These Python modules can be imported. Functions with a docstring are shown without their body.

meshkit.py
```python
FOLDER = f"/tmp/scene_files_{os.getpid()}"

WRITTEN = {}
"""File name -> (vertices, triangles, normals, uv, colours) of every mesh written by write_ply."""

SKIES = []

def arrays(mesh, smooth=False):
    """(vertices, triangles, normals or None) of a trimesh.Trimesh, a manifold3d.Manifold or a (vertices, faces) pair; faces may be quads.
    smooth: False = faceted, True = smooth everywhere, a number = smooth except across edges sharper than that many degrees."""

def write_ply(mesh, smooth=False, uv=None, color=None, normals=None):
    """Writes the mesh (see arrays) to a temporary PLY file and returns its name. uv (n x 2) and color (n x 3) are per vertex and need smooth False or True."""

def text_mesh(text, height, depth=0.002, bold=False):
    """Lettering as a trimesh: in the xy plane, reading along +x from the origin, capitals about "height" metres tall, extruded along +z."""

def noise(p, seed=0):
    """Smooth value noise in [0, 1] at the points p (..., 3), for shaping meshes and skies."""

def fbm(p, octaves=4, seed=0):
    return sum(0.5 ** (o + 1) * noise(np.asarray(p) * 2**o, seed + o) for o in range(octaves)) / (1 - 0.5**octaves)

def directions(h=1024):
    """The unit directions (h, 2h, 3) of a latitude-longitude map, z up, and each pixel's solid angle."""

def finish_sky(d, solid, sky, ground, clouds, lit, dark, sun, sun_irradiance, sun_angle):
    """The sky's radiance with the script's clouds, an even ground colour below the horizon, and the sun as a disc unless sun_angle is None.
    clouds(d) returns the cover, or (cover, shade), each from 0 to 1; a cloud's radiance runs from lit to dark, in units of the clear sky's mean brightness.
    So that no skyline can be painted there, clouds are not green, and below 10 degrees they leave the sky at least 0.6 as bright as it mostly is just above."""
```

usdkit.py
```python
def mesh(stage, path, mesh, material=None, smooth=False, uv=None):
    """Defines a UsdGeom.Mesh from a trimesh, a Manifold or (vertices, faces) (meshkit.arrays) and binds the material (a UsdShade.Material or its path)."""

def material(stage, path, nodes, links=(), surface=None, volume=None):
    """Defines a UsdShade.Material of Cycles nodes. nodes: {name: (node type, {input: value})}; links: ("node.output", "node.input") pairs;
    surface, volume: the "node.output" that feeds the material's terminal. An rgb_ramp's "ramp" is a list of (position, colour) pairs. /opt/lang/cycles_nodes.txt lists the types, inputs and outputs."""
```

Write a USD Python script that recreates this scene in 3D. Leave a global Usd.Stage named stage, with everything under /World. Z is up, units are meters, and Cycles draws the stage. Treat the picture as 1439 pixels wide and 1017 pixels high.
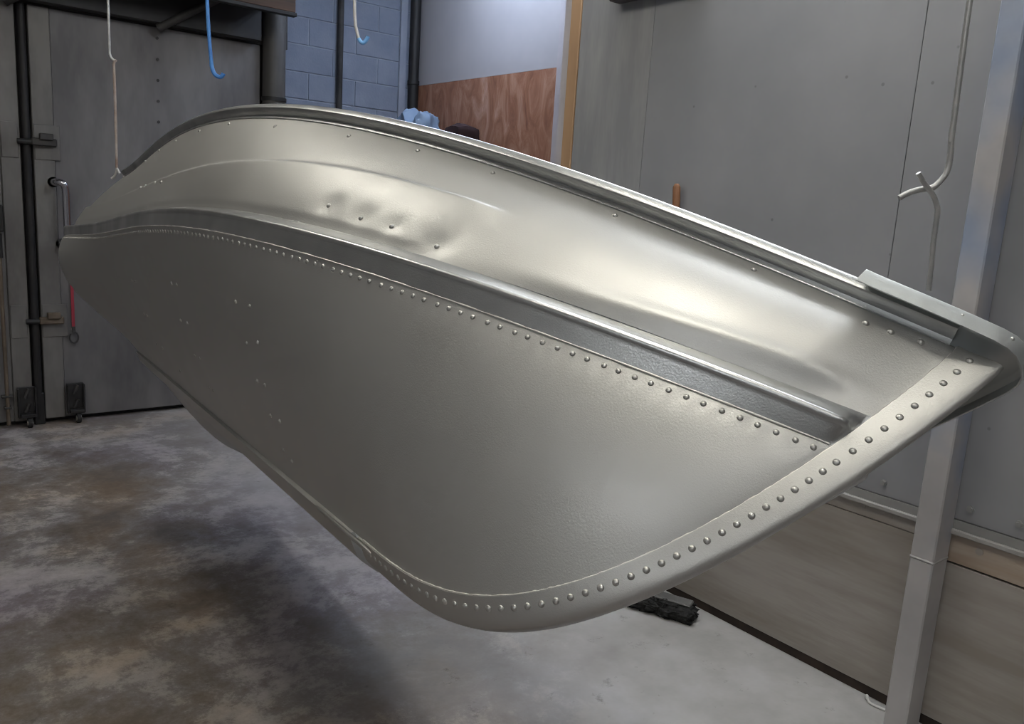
import math
from math import comb
import numpy as np
import trimesh
import manifold3d
import usdkit
import meshkit
from pxr import Usd, UsdGeom, UsdLux, UsdShade, Gf, Sdf

stage = Usd.Stage.CreateInMemory()
UsdGeom.SetStageUpAxis(stage, UsdGeom.Tokens.z)
UsdGeom.SetStageMetersPerUnit(stage, 1.0)
UsdGeom.Xform.Define(stage, "/World")
rng = np.random.default_rng(7)

# ------------------------------------------------------------------ camera
cam = UsdGeom.Camera.Define(stage, "/World/camera")
cam.AddTransformOp().Set(Gf.Matrix4d(
    0.780872, -0.621639, 0.061672, 0,
    0.069862, 0.185007, 0.980251, 0,
    -0.620772, -0.761142, 0.187896, 0,
    0, 0, 1.5, 1))
cam.CreateHorizontalApertureAttr(36.0)
cam.CreateVerticalApertureAttr(36.0 * 1017 / 1439)
cam.CreateFocalLengthAttr(36.0 * 1150 / 1439)
cam.CreateClippingRangeAttr(Gf.Vec2f(0.05, 100))
cam.CreateExposureAttr(0.28)

# ------------------------------------------------------------------ light
# The room is closed: the light comes from its own ceiling fixtures (see ceiling_light) and from
# a daylight fixture in the recess behind the booth. Only a faint sky leaks outside the shell.
dome = UsdLux.DomeLight.Define(stage, "/World/sky")
dome.CreateIntensityAttr(0.05)
dome.CreateColorAttr(Gf.Vec3f(0.8, 0.9, 1.0))
#            (x, y, length along y, width, strength, colour)
CEIL = 3.6
LAMPS = [(0.46, 0.62, 1.15, 0.12, 23.0, (1.0, 0.955, 0.85)),
         (0.02, 2.75, 1.3, 0.12, 23.0, (1.0, 0.955, 0.85)),
         (2.30, 1.70, 2.4, 0.12, 30.0, (0.93, 0.96, 1.0)),
         (-0.1, -1.5, 1.5, 0.12, 15.0, (1.0, 0.985, 0.95)),
         (-3.0, -1.2, 1.5, 0.12, 24.0, (0.96, 0.98, 1.0))]
DAY = (3.15, 4.7, 0.9, 0.2, 40.0, (0.66, 0.78, 1.0))


# ------------------------------------------------------------------ helpers
def M(name, nodes, links=(), surface="p.BSDF"):
    return usdkit.material(stage, "/World/Looks/" + name, nodes, links, surface=surface)


used = {}


def numbered(parent, name):
    k = (parent, name)
    used[k] = used.get(k, -1) + 1
    return name if used[k] == 0 else "%s_%03d" % (name, used[k])


def path_of(parent):
    if parent is None:
        return "/World"
    return str(parent.GetPath()) if hasattr(parent, "GetPath") else str(parent)


def data(p, **kw):
    for k, v in kw.items():
        if v:
            p.SetCustomDataByKey(k, v)
    return p


BOAT_SCALE = 0.82      # the hull is drawn at 3.7 m and built as a 3 m boat


def obj(name, mesh, mat, parent=None, smooth=30, **kw):
    pp = path_of(parent)
    if pp.startswith("/World/boat_hull"):
        if not isinstance(mesh, (tuple, list)):
            mesh = (mesh.vertices, mesh.faces)
        mesh = (np.asarray(mesh[0]) * BOAT_SCALE, np.asarray(mesh[1]))
    m = usdkit.mesh(stage, pp + "/" + numbered(pp, name), mesh, mat, smooth=smooth)
    m.CreateDoubleSidedAttr(True)
    data(m.GetPrim(), **kw)
    return m.GetPrim()


def group(name, loc=None, matrix=None, parent=None, **kw):
    pp = path_of(parent)
    x = UsdGeom.Xform.Define(stage, pp + "/" + numbered(pp, name))
    if matrix is not None:
        x.AddTransformOp().Set(matrix)
    elif loc is not None:
        x.AddTranslateOp().Set(Gf.Vec3d(*map(float, loc)))
    return data(x.GetPrim(), **kw)


def box(x0, x1, y0, y1, z0, z1, bevel=0.0):
    if bevel <= 0:
        b = trimesh.creation.box(extents=(x1 - x0, y1 - y0, z1 - z0))
        b.apply_translation(((x0 + x1) / 2, (y0 + y1) / 2, (z0 + z1) / 2))
        return b
    c, e = np.array([(x0 + x1) / 2, (y0 + y1) / 2, (z0 + z1) / 2]), np.array([x1 - x0, y1 - y0, z1 - z0]) / 2
    pts = []
    for s in np.ndindex(2, 2, 2):
        s = np.array(s) * 2 - 1
        for k in range(3):
            q = s * (e - bevel)
            q[k] = s[k] * e[k]
            pts.append(c + q)
    return trimesh.convex.convex_hull(np.array(pts))


def join(*ms):
    return trimesh.util.concatenate(list(ms))


def sheet(P, th, N=None, closed_v=False):
    """Solid of thickness th from a grid of points P (nu, nv, 3); the back lies th against N."""
    nu, nv = P.shape[:2]
    if N is None:
        N = np.cross(np.gradient(P, axis=0), np.gradient(P, axis=1))
        N /= np.maximum(np.linalg.norm(N, axis=-1, keepdims=True), 1e-12)
    Q = P - N * th
    V = np.concatenate([P.reshape(-1, 3), Q.reshape(-1, 3)])
    I = np.arange(nu * nv).reshape(nu, nv)
    a, b, c, d = I[:-1, :-1].ravel(), I[1:, :-1].ravel(), I[1:, 1:].ravel(), I[:-1, 1:].ravel()
    F = [np.c_[a, b, c], np.c_[a, c, d], np.c_[a, c, b] + nu * nv, np.c_[a, d, c] + nu * nv]
    o = nu * nv
    for e, flip in ((I[:, 0], 1), (I[:, -1], 0), (I[0, :], 0), (I[-1, :], 1)):
        p, q = e[:-1], e[1:]
        if flip:
            p, q = q, p
        F += [np.c_[p, p + o, q + o][:, ::-1], np.c_[p, q + o, q][:, ::-1]]
    return V, np.concatenate(F)


def tube(pts, r, sides=10, smooth_pts=0, caps=True):
    pts = np.array(pts, float)
    if smooth_pts:
        from scipy.interpolate import CubicSpline, PchipInterpolator
        s = np.r_[0, np.cumsum(np.linalg.norm(np.diff(pts, axis=0), axis=1))]
        pts = PchipInterpolator(s, pts)(np.linspace(0, s[-1], smooth_pts))
    n = len(pts)
    r = np.broadcast_to(r, n)
    T = np.gradient(pts, axis=0)
    T /= np.linalg.norm(T, axis=1)[:, None]
    u = np.cross(T[0], [0.3, 0.5, 0.81])
    rings = []
    for i in range(n):
        u = u - T[i] * (u @ T[i])
        u /= np.linalg.norm(u)
        w = np.cross(T[i], u)
        a = np.linspace(0, 2 * np.pi, sides, endpoint=False)
        rings.append(pts[i] + r[i] * (np.cos(a)[:, None] * u + np.sin(a)[:, None] * w))
    V = np.concatenate(rings + [pts[:1], pts[-1:]])
    F = []
    for i in range(n - 1):
        for k in range(sides):
            a, b = i * sides + k, i * sides + (k + 1) % sides
            F += [(a, b, b + sides), (a, b + sides, a + sides)]
    for k in range(sides):
        F += [(n * sides, (k + 1) % sides, k), (n * sides + 1, (n - 1) * sides + k, (n - 1) * sides + (k + 1) % sides)]
    return trimesh.Trimesh(V, np.array(F), process=False)


def cyl(p, q, r, sides=16):
    return tube([p, (np.array(p) + np.array(q)) / 2, q], r, sides)


# ------------------------------------------------------------------ materials
GP = {"g": ("geometry", {})}


def ramp(*st):
    return ("rgb_ramp", {"ramp": list(st)})


def g3(v, t=(1, 1, 1)):
    return tuple(v * k for k in t)


def worn(name, dark, light, scale=2.0, rough=0.6, metallic=0.0, bump=0.1, stretch=(1, 1, 1), detail=8, lo=0.35, hi=0.65, extra=None, bscale=60.0, bdist=0.004):
    """Painted or bare surface with blotchy wear: world-position noise between two tones."""
    n = {**GP, "map": ("mapping", {"scale": stretch}),
         "n": ("noise_texture", {"scale": scale, "detail": float(detail), "roughness": 0.62}),
         "r": ramp((lo, dark), (hi, light)),
         "n2": ("noise_texture", {"scale": bscale, "detail": 4.0}),
         "b": ("bump", {"strength": bump, "distance": bdist}),
         "p": ("principled_bsdf", {"roughness": rough, "metallic": metallic})}
    l = [("g.position", "map.vector"), ("map.vector", "n.vector"), ("map.vector", "n2.vector"), ("n.fac", "r.fac"), ("n2.fac", "b.height"),
         ("b.normal", "p.normal"), ("r.color", "p.base_color")]
    if extra:
        n.update(extra[0])
        l = [x for x in l if x[1] != "p.base_color"] + extra[1]
    return M(name, n, l)


def boat_paint(name, base, rough, metal=0.78):
    return M(name, {"t": ("texture_coordinate", {}),
                    "n": ("noise_texture", {"scale": 420.0, "detail": 3.0, "roughness": 0.6}),
                    "n1": ("noise_texture", {"scale": 7.0, "detail": 3.0}),
                    "b": ("bump", {"strength": 0.22, "distance": 0.0012}),
                    "rr": ("map_range", {"from_min": 0.3, "from_max": 0.7, "to_min": rough - 0.03, "to_max": rough + 0.04}),
                    "p": ("principled_bsdf", {"base_color": base, "metallic": metal, "roughness": rough, "coat_weight": 0.12, "coat_roughness": 0.22})},
             [("t.object", "n.vector"), ("t.object", "n1.vector"), ("n.fac", "b.height"), ("b.normal", "p.normal"),
              ("n1.fac", "rr.value"), ("rr.result", "p.roughness")])


hull_paint = boat_paint("hull_paint", (0.52, 0.522, 0.505), 0.45)
trim_paint = boat_paint("trim_paint", (0.53, 0.545, 0.545), 0.31, 0.93)
cap_paint = boat_paint("cap_paint", (0.56, 0.59, 0.59), 0.42)
seam_paint = boat_paint("seam_paint", (0.74, 0.73, 0.70), 0.34, 0.6)
rivet_paint = boat_paint("rivet_paint", (0.55, 0.55, 0.53), 0.30)
bare_metal = M("bare_metal", {"p": ("principled_bsdf", {"base_color": (0.78, 0.77, 0.74), "metallic": 1.0, "roughness": 0.3})})
chrome = M("chrome", {"p": ("principled_bsdf", {"base_color": (0.6, 0.6, 0.66), "metallic": 1.0, "roughness": 0.16})})
wire_steel = worn("wire_steel", (0.40, 0.41, 0.41), (0.55, 0.55, 0.54), scale=60, rough=0.4, metallic=0.6, bump=0.1)
wire_rust = worn("wire_rust", (0.28, 0.20, 0.16), (0.45, 0.40, 0.36), scale=14, rough=0.55, metallic=0.4)
wire_blue = worn("wire_blue", (0.03, 0.14, 0.45), (0.08, 0.27, 0.62), scale=12, rough=0.5)
wire_pale = worn("wire_pale", (0.42, 0.40, 0.38), (0.6, 0.58, 0.55), scale=14, rough=0.5, metallic=0.3)
blue_tip = M("blue_tip", {"p": ("principled_bsdf", {"base_color": (0.18, 0.42, 0.75), "roughness": 0.5})})
black_paint = worn("black_paint", (0.010, 0.010, 0.011), (0.022, 0.021, 0.021), scale=6, rough=0.55)
dark_steel = worn("dark_steel", (0.030, 0.029, 0.029), (0.065, 0.062, 0.06), scale=5, rough=0.6, metallic=0.2)
brown_beam = worn("brown_beam", (0.05, 0.028, 0.018), (0.11, 0.06, 0.036), scale=4, rough=0.7, stretch=(0.3, 1, 6))
lamp_housing = M("lamp_housing", {"p": ("principled_bsdf", {"base_color": (0.7, 0.7, 0.7), "roughness": 0.4})})

# concrete: stained, blotchy, cleaner towards the booth wall at the right
floor_mat = M("stained_concrete", {
    **GP,
    "sx": ("separate_xyz", {}),
    "nw": ("noise_texture", {"scale": 0.55, "detail": 3.0}),
    "add": ("math", {"math_type": "multiply_add", "value2": 2.4}),
    "zone": ("map_range", {"from_min": 2.2, "from_max": 3.3, "to_min": 0.0, "to_max": 1.0}),
    "n1": ("noise_texture", {"scale": 1.7, "detail": 14.0, "roughness": 0.78, "distortion": 0.12}),
    "r1": ramp((0.32, (0.11, 0.092, 0.082)), (0.43, (0.185, 0.157, 0.132)), (0.50, (0.25, 0.228, 0.218)), (0.545, (0.40, 0.37, 0.35)), (0.68, (0.58, 0.545, 0.525))),
    "n2": ("noise_texture", {"scale": 0.9, "detail": 5.0, "roughness": 0.6}),
    "r2": ramp((0.36, (1.10, 0.94, 0.74)), (0.48, (1.0, 1.0, 1.0)), (0.62, (0.93, 0.90, 1.05))),
    "mul": ("mix_color", {"blend_type": "multiply", "fac": 0.9}),
    "n3": ("noise_texture", {"scale": 3.2, "detail": 8.0, "roughness": 0.6}),
    "r3": ramp((0.3, (0.32, 0.315, 0.30)), (0.5, (0.41, 0.405, 0.395)), (0.7, (0.49, 0.49, 0.495))),
    "mx": ("mix_color", {"blend_type": "mix"}),
    "n4": ("noise_texture", {"scale": 9.0, "detail": 6.0, "roughness": 0.75}),
    "r4": ramp((0.30, (0.45, 0.42, 0.40)), (0.40, (1.0, 1.0, 1.0))),
    "mul2": ("mix_color", {"blend_type": "multiply", "fac": 0.8}),
    "rr": ("map_range", {"from_min": 0.3, "from_max": 0.7, "to_min": 0.42, "to_max": 0.62}),
    "nb": ("noise_texture", {"scale": 70.0, "detail": 5.0}),
    "b": ("bump", {"strength": 0.12, "distance": 0.004}),
    "p": ("principled_bsdf", {"roughness": 0.5}),
}, [("g.position", "sx.vector"), ("g.position", "nw.vector"), ("nw.fac", "add.value1"), ("sx.x", "add.value3"), ("add.value", "zone.value"),
    ("g.position", "n1.vector"), ("n1.fac", "r1.fac"), ("g.position", "n2.vector"), ("n2.fac", "r2.fac"), ("r1.color", "mul.a"), ("r2.color", "mul.b"),
    ("g.position", "n3.vector"), ("n3.fac", "r3.fac"), ("zone.result", "mx.fac"), ("mul.result", "mx.a"), ("r3.color", "mx.b"),
    ("g.position", "n4.vector"), ("n4.fac", "r4.fac"), ("mx.result", "mul2.a"), ("r4.color", "mul2.b"),
    ("mul2.result", "p.base_color"), ("n1.fac", "rr.value"), ("rr.result", "p.roughness"), ("g.position", "nb.vector"), ("nb.fac", "b.height"), ("b.normal", "p.normal")])

panel_grey = worn("panel_grey", (0.245, 0.25, 0.266), (0.295, 0.298, 0.312), scale=1.6, rough=0.42, bump=0.05,
                  extra=({"v": ("voronoi_texture", {"scale": 9.0}), "vr": ramp((0.035, (0.45, 0.44, 0.44)), (0.06, (1, 1, 1))),
                          "mm": ("mix_color", {"blend_type": "multiply", "fac": 0.6})},
                         [("g.position", "v.vector"), ("v.distance", "vr.fac"), ("r.color", "mm.a"), ("vr.color", "mm.b"), ("mm.result", "p.base_color")]))
panel_pale = worn("panel_pale", (0.245, 0.248, 0.26), (0.36, 0.36, 0.355), lo=0.45, hi=0.75, scale=2.1, rough=0.5, stretch=(1, 3, 0.6), bump=0.05)
flashing = worn("flashing", (0.26, 0.26, 0.258), (0.33, 0.33, 0.325), scale=5, rough=0.5, metallic=0.2)
flash_edge = worn("flash_edge", (0.30, 0.29, 0.28), (0.38, 0.37, 0.355), scale=8, rough=0.5)
wains = worn("painted_plywood", (0.27, 0.24, 0.21), (0.38, 0.355, 0.33), scale=2.2, rough=0.6, stretch=(1, 0.7, 5.5), bump=0.18, detail=10, bscale=16, bdist=0.004)
wains_warm = worn("painted_plywood_warm", (0.33, 0.25, 0.185), (0.42, 0.36, 0.305), scale=2.4, rough=0.6, stretch=(1, 0.6, 7), bump=0.22, detail=10, bscale=16, bdist=0.004)
floor_gap = worn("floor_gap", (0.02, 0.014, 0.012), (0.05, 0.033, 0.026), scale=8, rough=0.8)
post_grey = worn("post_grey", (0.38, 0.37, 0.375), (0.48, 0.465, 0.465), scale=3.5, rough=0.5, bump=0.12, metallic=0.1,
                 extra=({"nb1": ("noise_texture", {"scale": 2.2, "detail": 3.0}), "rb": ramp((0.52, (1, 1, 1)), (0.66, (0.55, 0.72, 1.02))),
                         "mm": ("mix_color", {"blend_type": "multiply", "fac": 0.8})},
                        [("g.position", "nb1.vector"), ("nb1.fac", "rb.fac"), ("r.color", "mm.a"), ("rb.color", "mm.b"), ("mm.result", "p.base_color")]))
tan_post = worn("tan_post", (0.36, 0.22, 0.12), (0.48, 0.31, 0.18), scale=2, rough=0.6, stretch=(1, 1, 0.3))
lilac_trim = worn("lilac_trim", (0.40, 0.37, 0.39), (0.48, 0.45, 0.46), scale=3, rough=0.6)
door_metal = worn("door_metal", (0.115, 0.112, 0.115), (0.205, 0.20, 0.20), scale=2.2, rough=0.5, metallic=0.15, stretch=(1.6, 1, 0.55), bump=0.08, detail=7)
door_stile = worn("door_stile", (0.125, 0.12, 0.115), (0.20, 0.195, 0.185), scale=3, rough=0.55, metallic=0.15, stretch=(1.6, 1, 0.7), bump=0.08)
rod_brown = worn("rod_brown", (0.11, 0.085, 0.06), (0.17, 0.135, 0.10), scale=9, rough=0.6, metallic=0.2)
block_blue = worn("block_blue", (0.20, 0.235, 0.31), (0.27, 0.305, 0.38), scale=2.6, rough=0.75, bump=0.3)
mortar_blue = worn("mortar_blue", (0.29, 0.325, 0.40), (0.34, 0.37, 0.44), scale=5, rough=0.8)
white_wall = worn("white_wall", (0.40, 0.385, 0.40), (0.46, 0.44, 0.45), scale=1.2, rough=0.7)
dull_wall = worn("dull_wall", (0.34, 0.34, 0.335), (0.42, 0.415, 0.41), scale=0.9, rough=0.7)
ceiling_mat = worn("ceiling_paint", (0.66, 0.66, 0.65), (0.72, 0.72, 0.71), scale=1.0, rough=0.8)
plywood = M("bare_plywood", {
    **GP, "map": ("mapping", {"scale": (1, 2.6, 1.1)}),
    "n": ("noise_texture", {"scale": 2.4, "detail": 7.0, "roughness": 0.65, "distortion": 1.4}),
    "r": ramp((0.30, (0.20, 0.085, 0.05)), (0.46, (0.32, 0.145, 0.085)), (0.58, (0.40, 0.215, 0.14)), (0.72, (0.52, 0.33, 0.26))),
    "p": ("principled_bsdf", {"roughness": 0.55})},
    [("g.position", "map.vector"), ("map.vector", "n.vector"), ("n.fac", "r.fac"), ("r.color", "p.base_color")])
bag_mat = M("bag_plastic", {"p": ("principled_bsdf", {"base_color": (0.30, 0.42, 0.60), "roughness": 0.28, "transmission_weight": 0.15})})
maroon = M("dark_cloth", {"p": ("principled_bsdf", {"base_color": (0.035, 0.016, 0.018), "roughness": 0.9})})
red_strap = M("red_strap", {"p": ("principled_bsdf", {"base_color": (0.32, 0.03, 0.05), "roughness": 0.7})})
black_pile = worn("black_pile", (0.006, 0.006, 0.006), (0.03, 0.03, 0.03), scale=50, rough=0.95)
mop_plate = worn("mop_plate", (0.09, 0.09, 0.09), (0.16, 0.16, 0.155), scale=12, rough=0.5)
handle_wood = worn("handle_wood", (0.17, 0.07, 0.03), (0.33, 0.16, 0.08), scale=8, rough=0.5, stretch=(1, 1, 0.2))
cable_white = M("cable_white", {"p": ("principled_bsdf", {"base_color": (0.65, 0.64, 0.62), "roughness": 0.5})})
rubber = M("rubber", {"p": ("principled_bsdf", {"base_color": (0.02, 0.02, 0.02), "roughness": 0.8})})

# ------------------------------------------------------------------ the room shell
XR, YB, XP, YF = 2.48, 5.58, 3.83, 6.20      # booth wall, doors, recess wall, block wall
XL, YK = -4.2, -4.2
S = "structure"
obj("floor", box(XL, XP + .1, YK, YF + .1, -0.12, 0.0), floor_mat, kind=S)
obj("ceiling", box(XL, XP + .1, YK, YF + .1, CEIL, CEIL + 0.1), ceiling_mat, kind=S)
obj("wall_left", box(XL - 0.1, XL, YK, YF + .1, 0, CEIL), dull_wall, kind=S)
obj("wall_behind", box(XL, XP + .1, YK - 0.1, YK, 0, CEIL), dull_wall, kind=S)

# right booth wall: sheet-metal panels over painted plywood
wr = group("wall_right", kind=S)
zt = 0.677
cuts = [(YK, -1.0), (-0.9995, 0.10), (0.1005, 1.2440), (1.2445, 2.3060), (2.3063, 2.72)]
for i, (a, b) in enumerate(cuts):
    obj("metal_panel", box(XR, XR + 0.03, a + 0.0008, b - 0.0008, zt, CEIL, 0.0012), panel_grey if i != 4 else panel_pale, wr)
obj("backing", box(XR + 0.031, XR + 0.10, YK, 2.72, 0, CEIL), dull_wall, wr)
obj("flashing", box(XR - 0.004, XR + 0.03, YK, 2.72, 0.648, zt - 0.002), flashing, wr)
obj("flashing_lip", box(XR - 0.014, XR + 0.03, YK, 2.72, 0.632, 0.648, 0.003), flash_edge, wr)
obj("wood_panel", box(XR + 0.008, XR + 0.03, 0.955, 2.72, 0.588, 0.631, 0.0015), wains, wr)
obj("wood_panel", box(XR + 0.008, XR + 0.03, 0.955, 2.72, 0.035, 0.585, 0.0015), wains, wr)
obj("wood_panel", box(XR + 0.008, XR + 0.03, YK, 0.95, 0.542, 0.631, 0.0015), wains_warm, wr)
obj("wood_panel", box(XR + 0.008, XR + 0.03, YK, 0.95, 0.035, 0.536, 0.0015), wains, wr)
hexa = trimesh.creation.cylinder(radius=0.0085, height=0.008, sections=6)
hexa.apply_transform(trimesh.transformations.rotation_matrix(math.pi / 2, (0, 1, 0)))
wash = trimesh.creation.cylinder(radius=0.011, height=0.003, sections=16)
wash.apply_transform(trimesh.transformations.rotation_matrix(math.pi / 2, (0, 1, 0)))
for k in range(14):
    y = 0.64 + 0.13 * k
    h = hexa.copy(); h.apply_translation((XR - 0.006, y, 0.718))
    w = wash.copy(); w.apply_translation((XR - 0.0015, y, 0.718))
    obj("bolt", join(h, w), flashing, wr)
for y, z in ((1.13, 0.615), (1.045, 0.60), (1.22, 0.62), (0.86, 0.60)):
    w = wash.copy(); w.apply_translation((XR + 0.0075, y, z))
    obj("screw", w, wains, wr)
obj("baseboard_right", box(XR + 0.014, XR + 0.03, YK, 2.72, 0.0, 0.034), floor_gap, kind=S)

wbx = group("wall_box", (XR - 0.001, 2.26, 2.315), label="dark wall box high on the grey booth wall at the top edge", category="wall box")
obj("case", box(-0.07, 0.0, -0.24, 0.24, 0.0, 0.22, 0.008), worn("box_paint", (0.05, 0.04, 0.045), (0.09, 0.075, 0.08), scale=5), wbx)
obj("lid", box(-0.082, -0.0705, -0.235, 0.235, 0.005, 0.215, 0.003), dark_steel, wbx)

# square steel post standing against the booth wall
sp = group("steel_post", (2.43, 0.975, 0), label="square grey steel post with weld seam and blue overspray against the right wall", category="post")
obj("tube", box(-0.048, 0.0475, -0.038, 0.03, 0, 0.555, 0.004), post_grey, sp)
obj("tube", box(-0.048, 0.0475, -0.038, 0.03, 0.558, CEIL, 0.004), post_grey, sp)
obj("weld", box(-0.051, 0.0475, -0.041, 0.033, 0.550, 0.563, 0.005), flash_edge, sp)

# end of the booth wall: tan timber post and pale strip
obj("trim_1", box(XR - 0.005, XR + 0.10, 2.722, 2.785, 0, CEIL, 0.003), tan_post, kind=S)
obj("trim_2", box(XR + 0.005, XR + 0.10, 2.787, 2.835, 0, CEIL, 0.003), lilac_trim, kind=S)
obj("wall_recess_end", box(XR + 0.1, XP + 0.1, 2.62, 2.72, 0, CEIL), dull_wall, kind=S)

# recess wall: plywood sheets below, white board above
wp = group("wall_recess", kind=S)
obj("white_board", box(XP, XP + 0.05, 2.72, YF, 2.437, CEIL), white_wall, wp)
for a, b in ((2.72, 3.18), (3.183, 4.383), (4.385, 5.228), (5.231, YF)):
    obj("plywood_sheet", box(XP - 0.006, XP + 0.05, a, b, 1.22, 2.434, 0.002), plywood, wp)
    obj("plywood_sheet", box(XP - 0.006, XP + 0.05, a, b, 0.0, 1.217, 0.002), plywood, wp)
obj("trim_3", box(XP - 0.03, XP - 0.007, 4.30, 4.384, 0, CEIL, 0.003), lilac_trim, kind=S)

# block wall at the back of the recess
wb = group("wall_back", kind=S)
obj("mortar", box(XL, XP + .1, YF + 0.004, YF + 0.1, 0, CEIL), mortar_blue, wb)
bh, bw = 0.2, 0.4
for r in range(18):
    for k in range(-1, 4):
        x0 = 2.25 + k * bw + (0.2 if r % 2 else 0)
        x1 = min(x0 + bw, XP - 0.002)
        if x1 - x0 < 0.06:
            continue
        e = rng.uniform(0, 0.004)
        obj("block", box(x0 + 0.004, x1 - 0.004, YF - e, YF + 0.02, r * bh + 0.004, min((r + 1) * bh - 0.004, CEIL - 0.001), 0.003), block_blue, wb)

# ------------------------------------------------------------------ double sheet-metal doors at the back left
def door(name, x0, x1, stile, rivx):
    d = group(name, kind=S)
    s0, s1 = stile
    p0, p1 = (s1, x1) if s0 <= x0 + 1e-6 else (x0, s0)
    obj("door_panel", box(p0 + 0.001, p1, YB, YB + 0.05, 0.03, 2.44, 0.003), door_metal, d)
    obj("stile", box(s0, s1, YB - 0.012, YB + 0.05, 0.03, 2.44, 0.004), door_stile, d)
    for z in (1.69, 0.64):
        obj("latch_plate", box(s0 + 0.005, s1 + (0.03 if s0 <= x0 + 1e-6 else -0.01), YB - 0.018, YB - 0.011, z - 0.10, z + 0.10, 0.003), door_stile, d)
    for z in np.arange(0.25, 2.4, 0.125):
        v = trimesh.creation.cylinder(radius=0.009, height=0.006, sections=10)
        v.apply_transform(trimesh.transformations.rotation_matrix(math.pi / 2, (1, 0, 0)))
        v.apply_translation((rivx, YB - 0.002, z))
        obj("rivet", v, dark_steel, d)
    return d


d1 = door("door_1", -1.45, 0.80, (0.70, 0.80), 0.3)
d2 = door("door_2", 0.865, 2.22, (0.865, 0.975), 1.565)
for dd, cx in ((d1, 0.765), (d2, 1.03)):
    cs = obj("caster_bracket", join(box(cx - 0.048, cx + 0.048, YB - 0.035, YB - 0.014, 0.07, 0.245, 0.004), box(cx - 0.05, cx - 0.04, YB - 0.06, YB - 0.03, 0.06, 0.24, 0.002),
                                    box(cx + 0.04, cx + 0.05, YB - 0.06, YB - 0.03, 0.06, 0.24, 0.002), box(cx - 0.04, cx + 0.04, YB - 0.09, YB - 0.03, 0.065, 0.085, 0.002)), black_paint, dd)
    for zz in (0.11, 0.2):
        obj("spring", cyl((cx - 0.012, YB - 0.045, zz - 0.02), (cx + 0.01, YB - 0.045, zz + 0.035), 0.010), dark_steel, dd)
    wheel = trimesh.creation.cylinder(radius=0.032, height=0.022, sections=24)
    wheel.apply_transform(trimesh.transformations.rotation_matrix(math.pi / 2, (0, 1, 0)))
    wheel.apply_translation((cx + 0.006, YB - 0.07, 0.0325))
    w = obj("caster_wheel", wheel, rubber, dd)
    hub = trimesh.creation.cylinder(radius=0.017, height=0.030, sections=18)
    hub.apply_transform(trimesh.transformations.rotation_matrix(math.pi / 2, (0, 1, 0)))
    hub.apply_translation((cx + 0.006, YB - 0.07, 0.0325))
    obj("wheel_hub", hub, bare_metal, w)
obj("wall_door_side", box(XL, -1.46, YB, YB + 0.08, 0, CEIL), dull_wall, kind=S)
obj("wall_door_head", box(XL, 2.42, YB + 0.02, YB + 0.10, 2.445, CEIL), dark_steel, kind=S)
obj("wall_door_gap", box(-1.45, 2.42, YB + 0.052, YB + 0.06, 0, 2.445), black_paint, kind=S)

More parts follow.
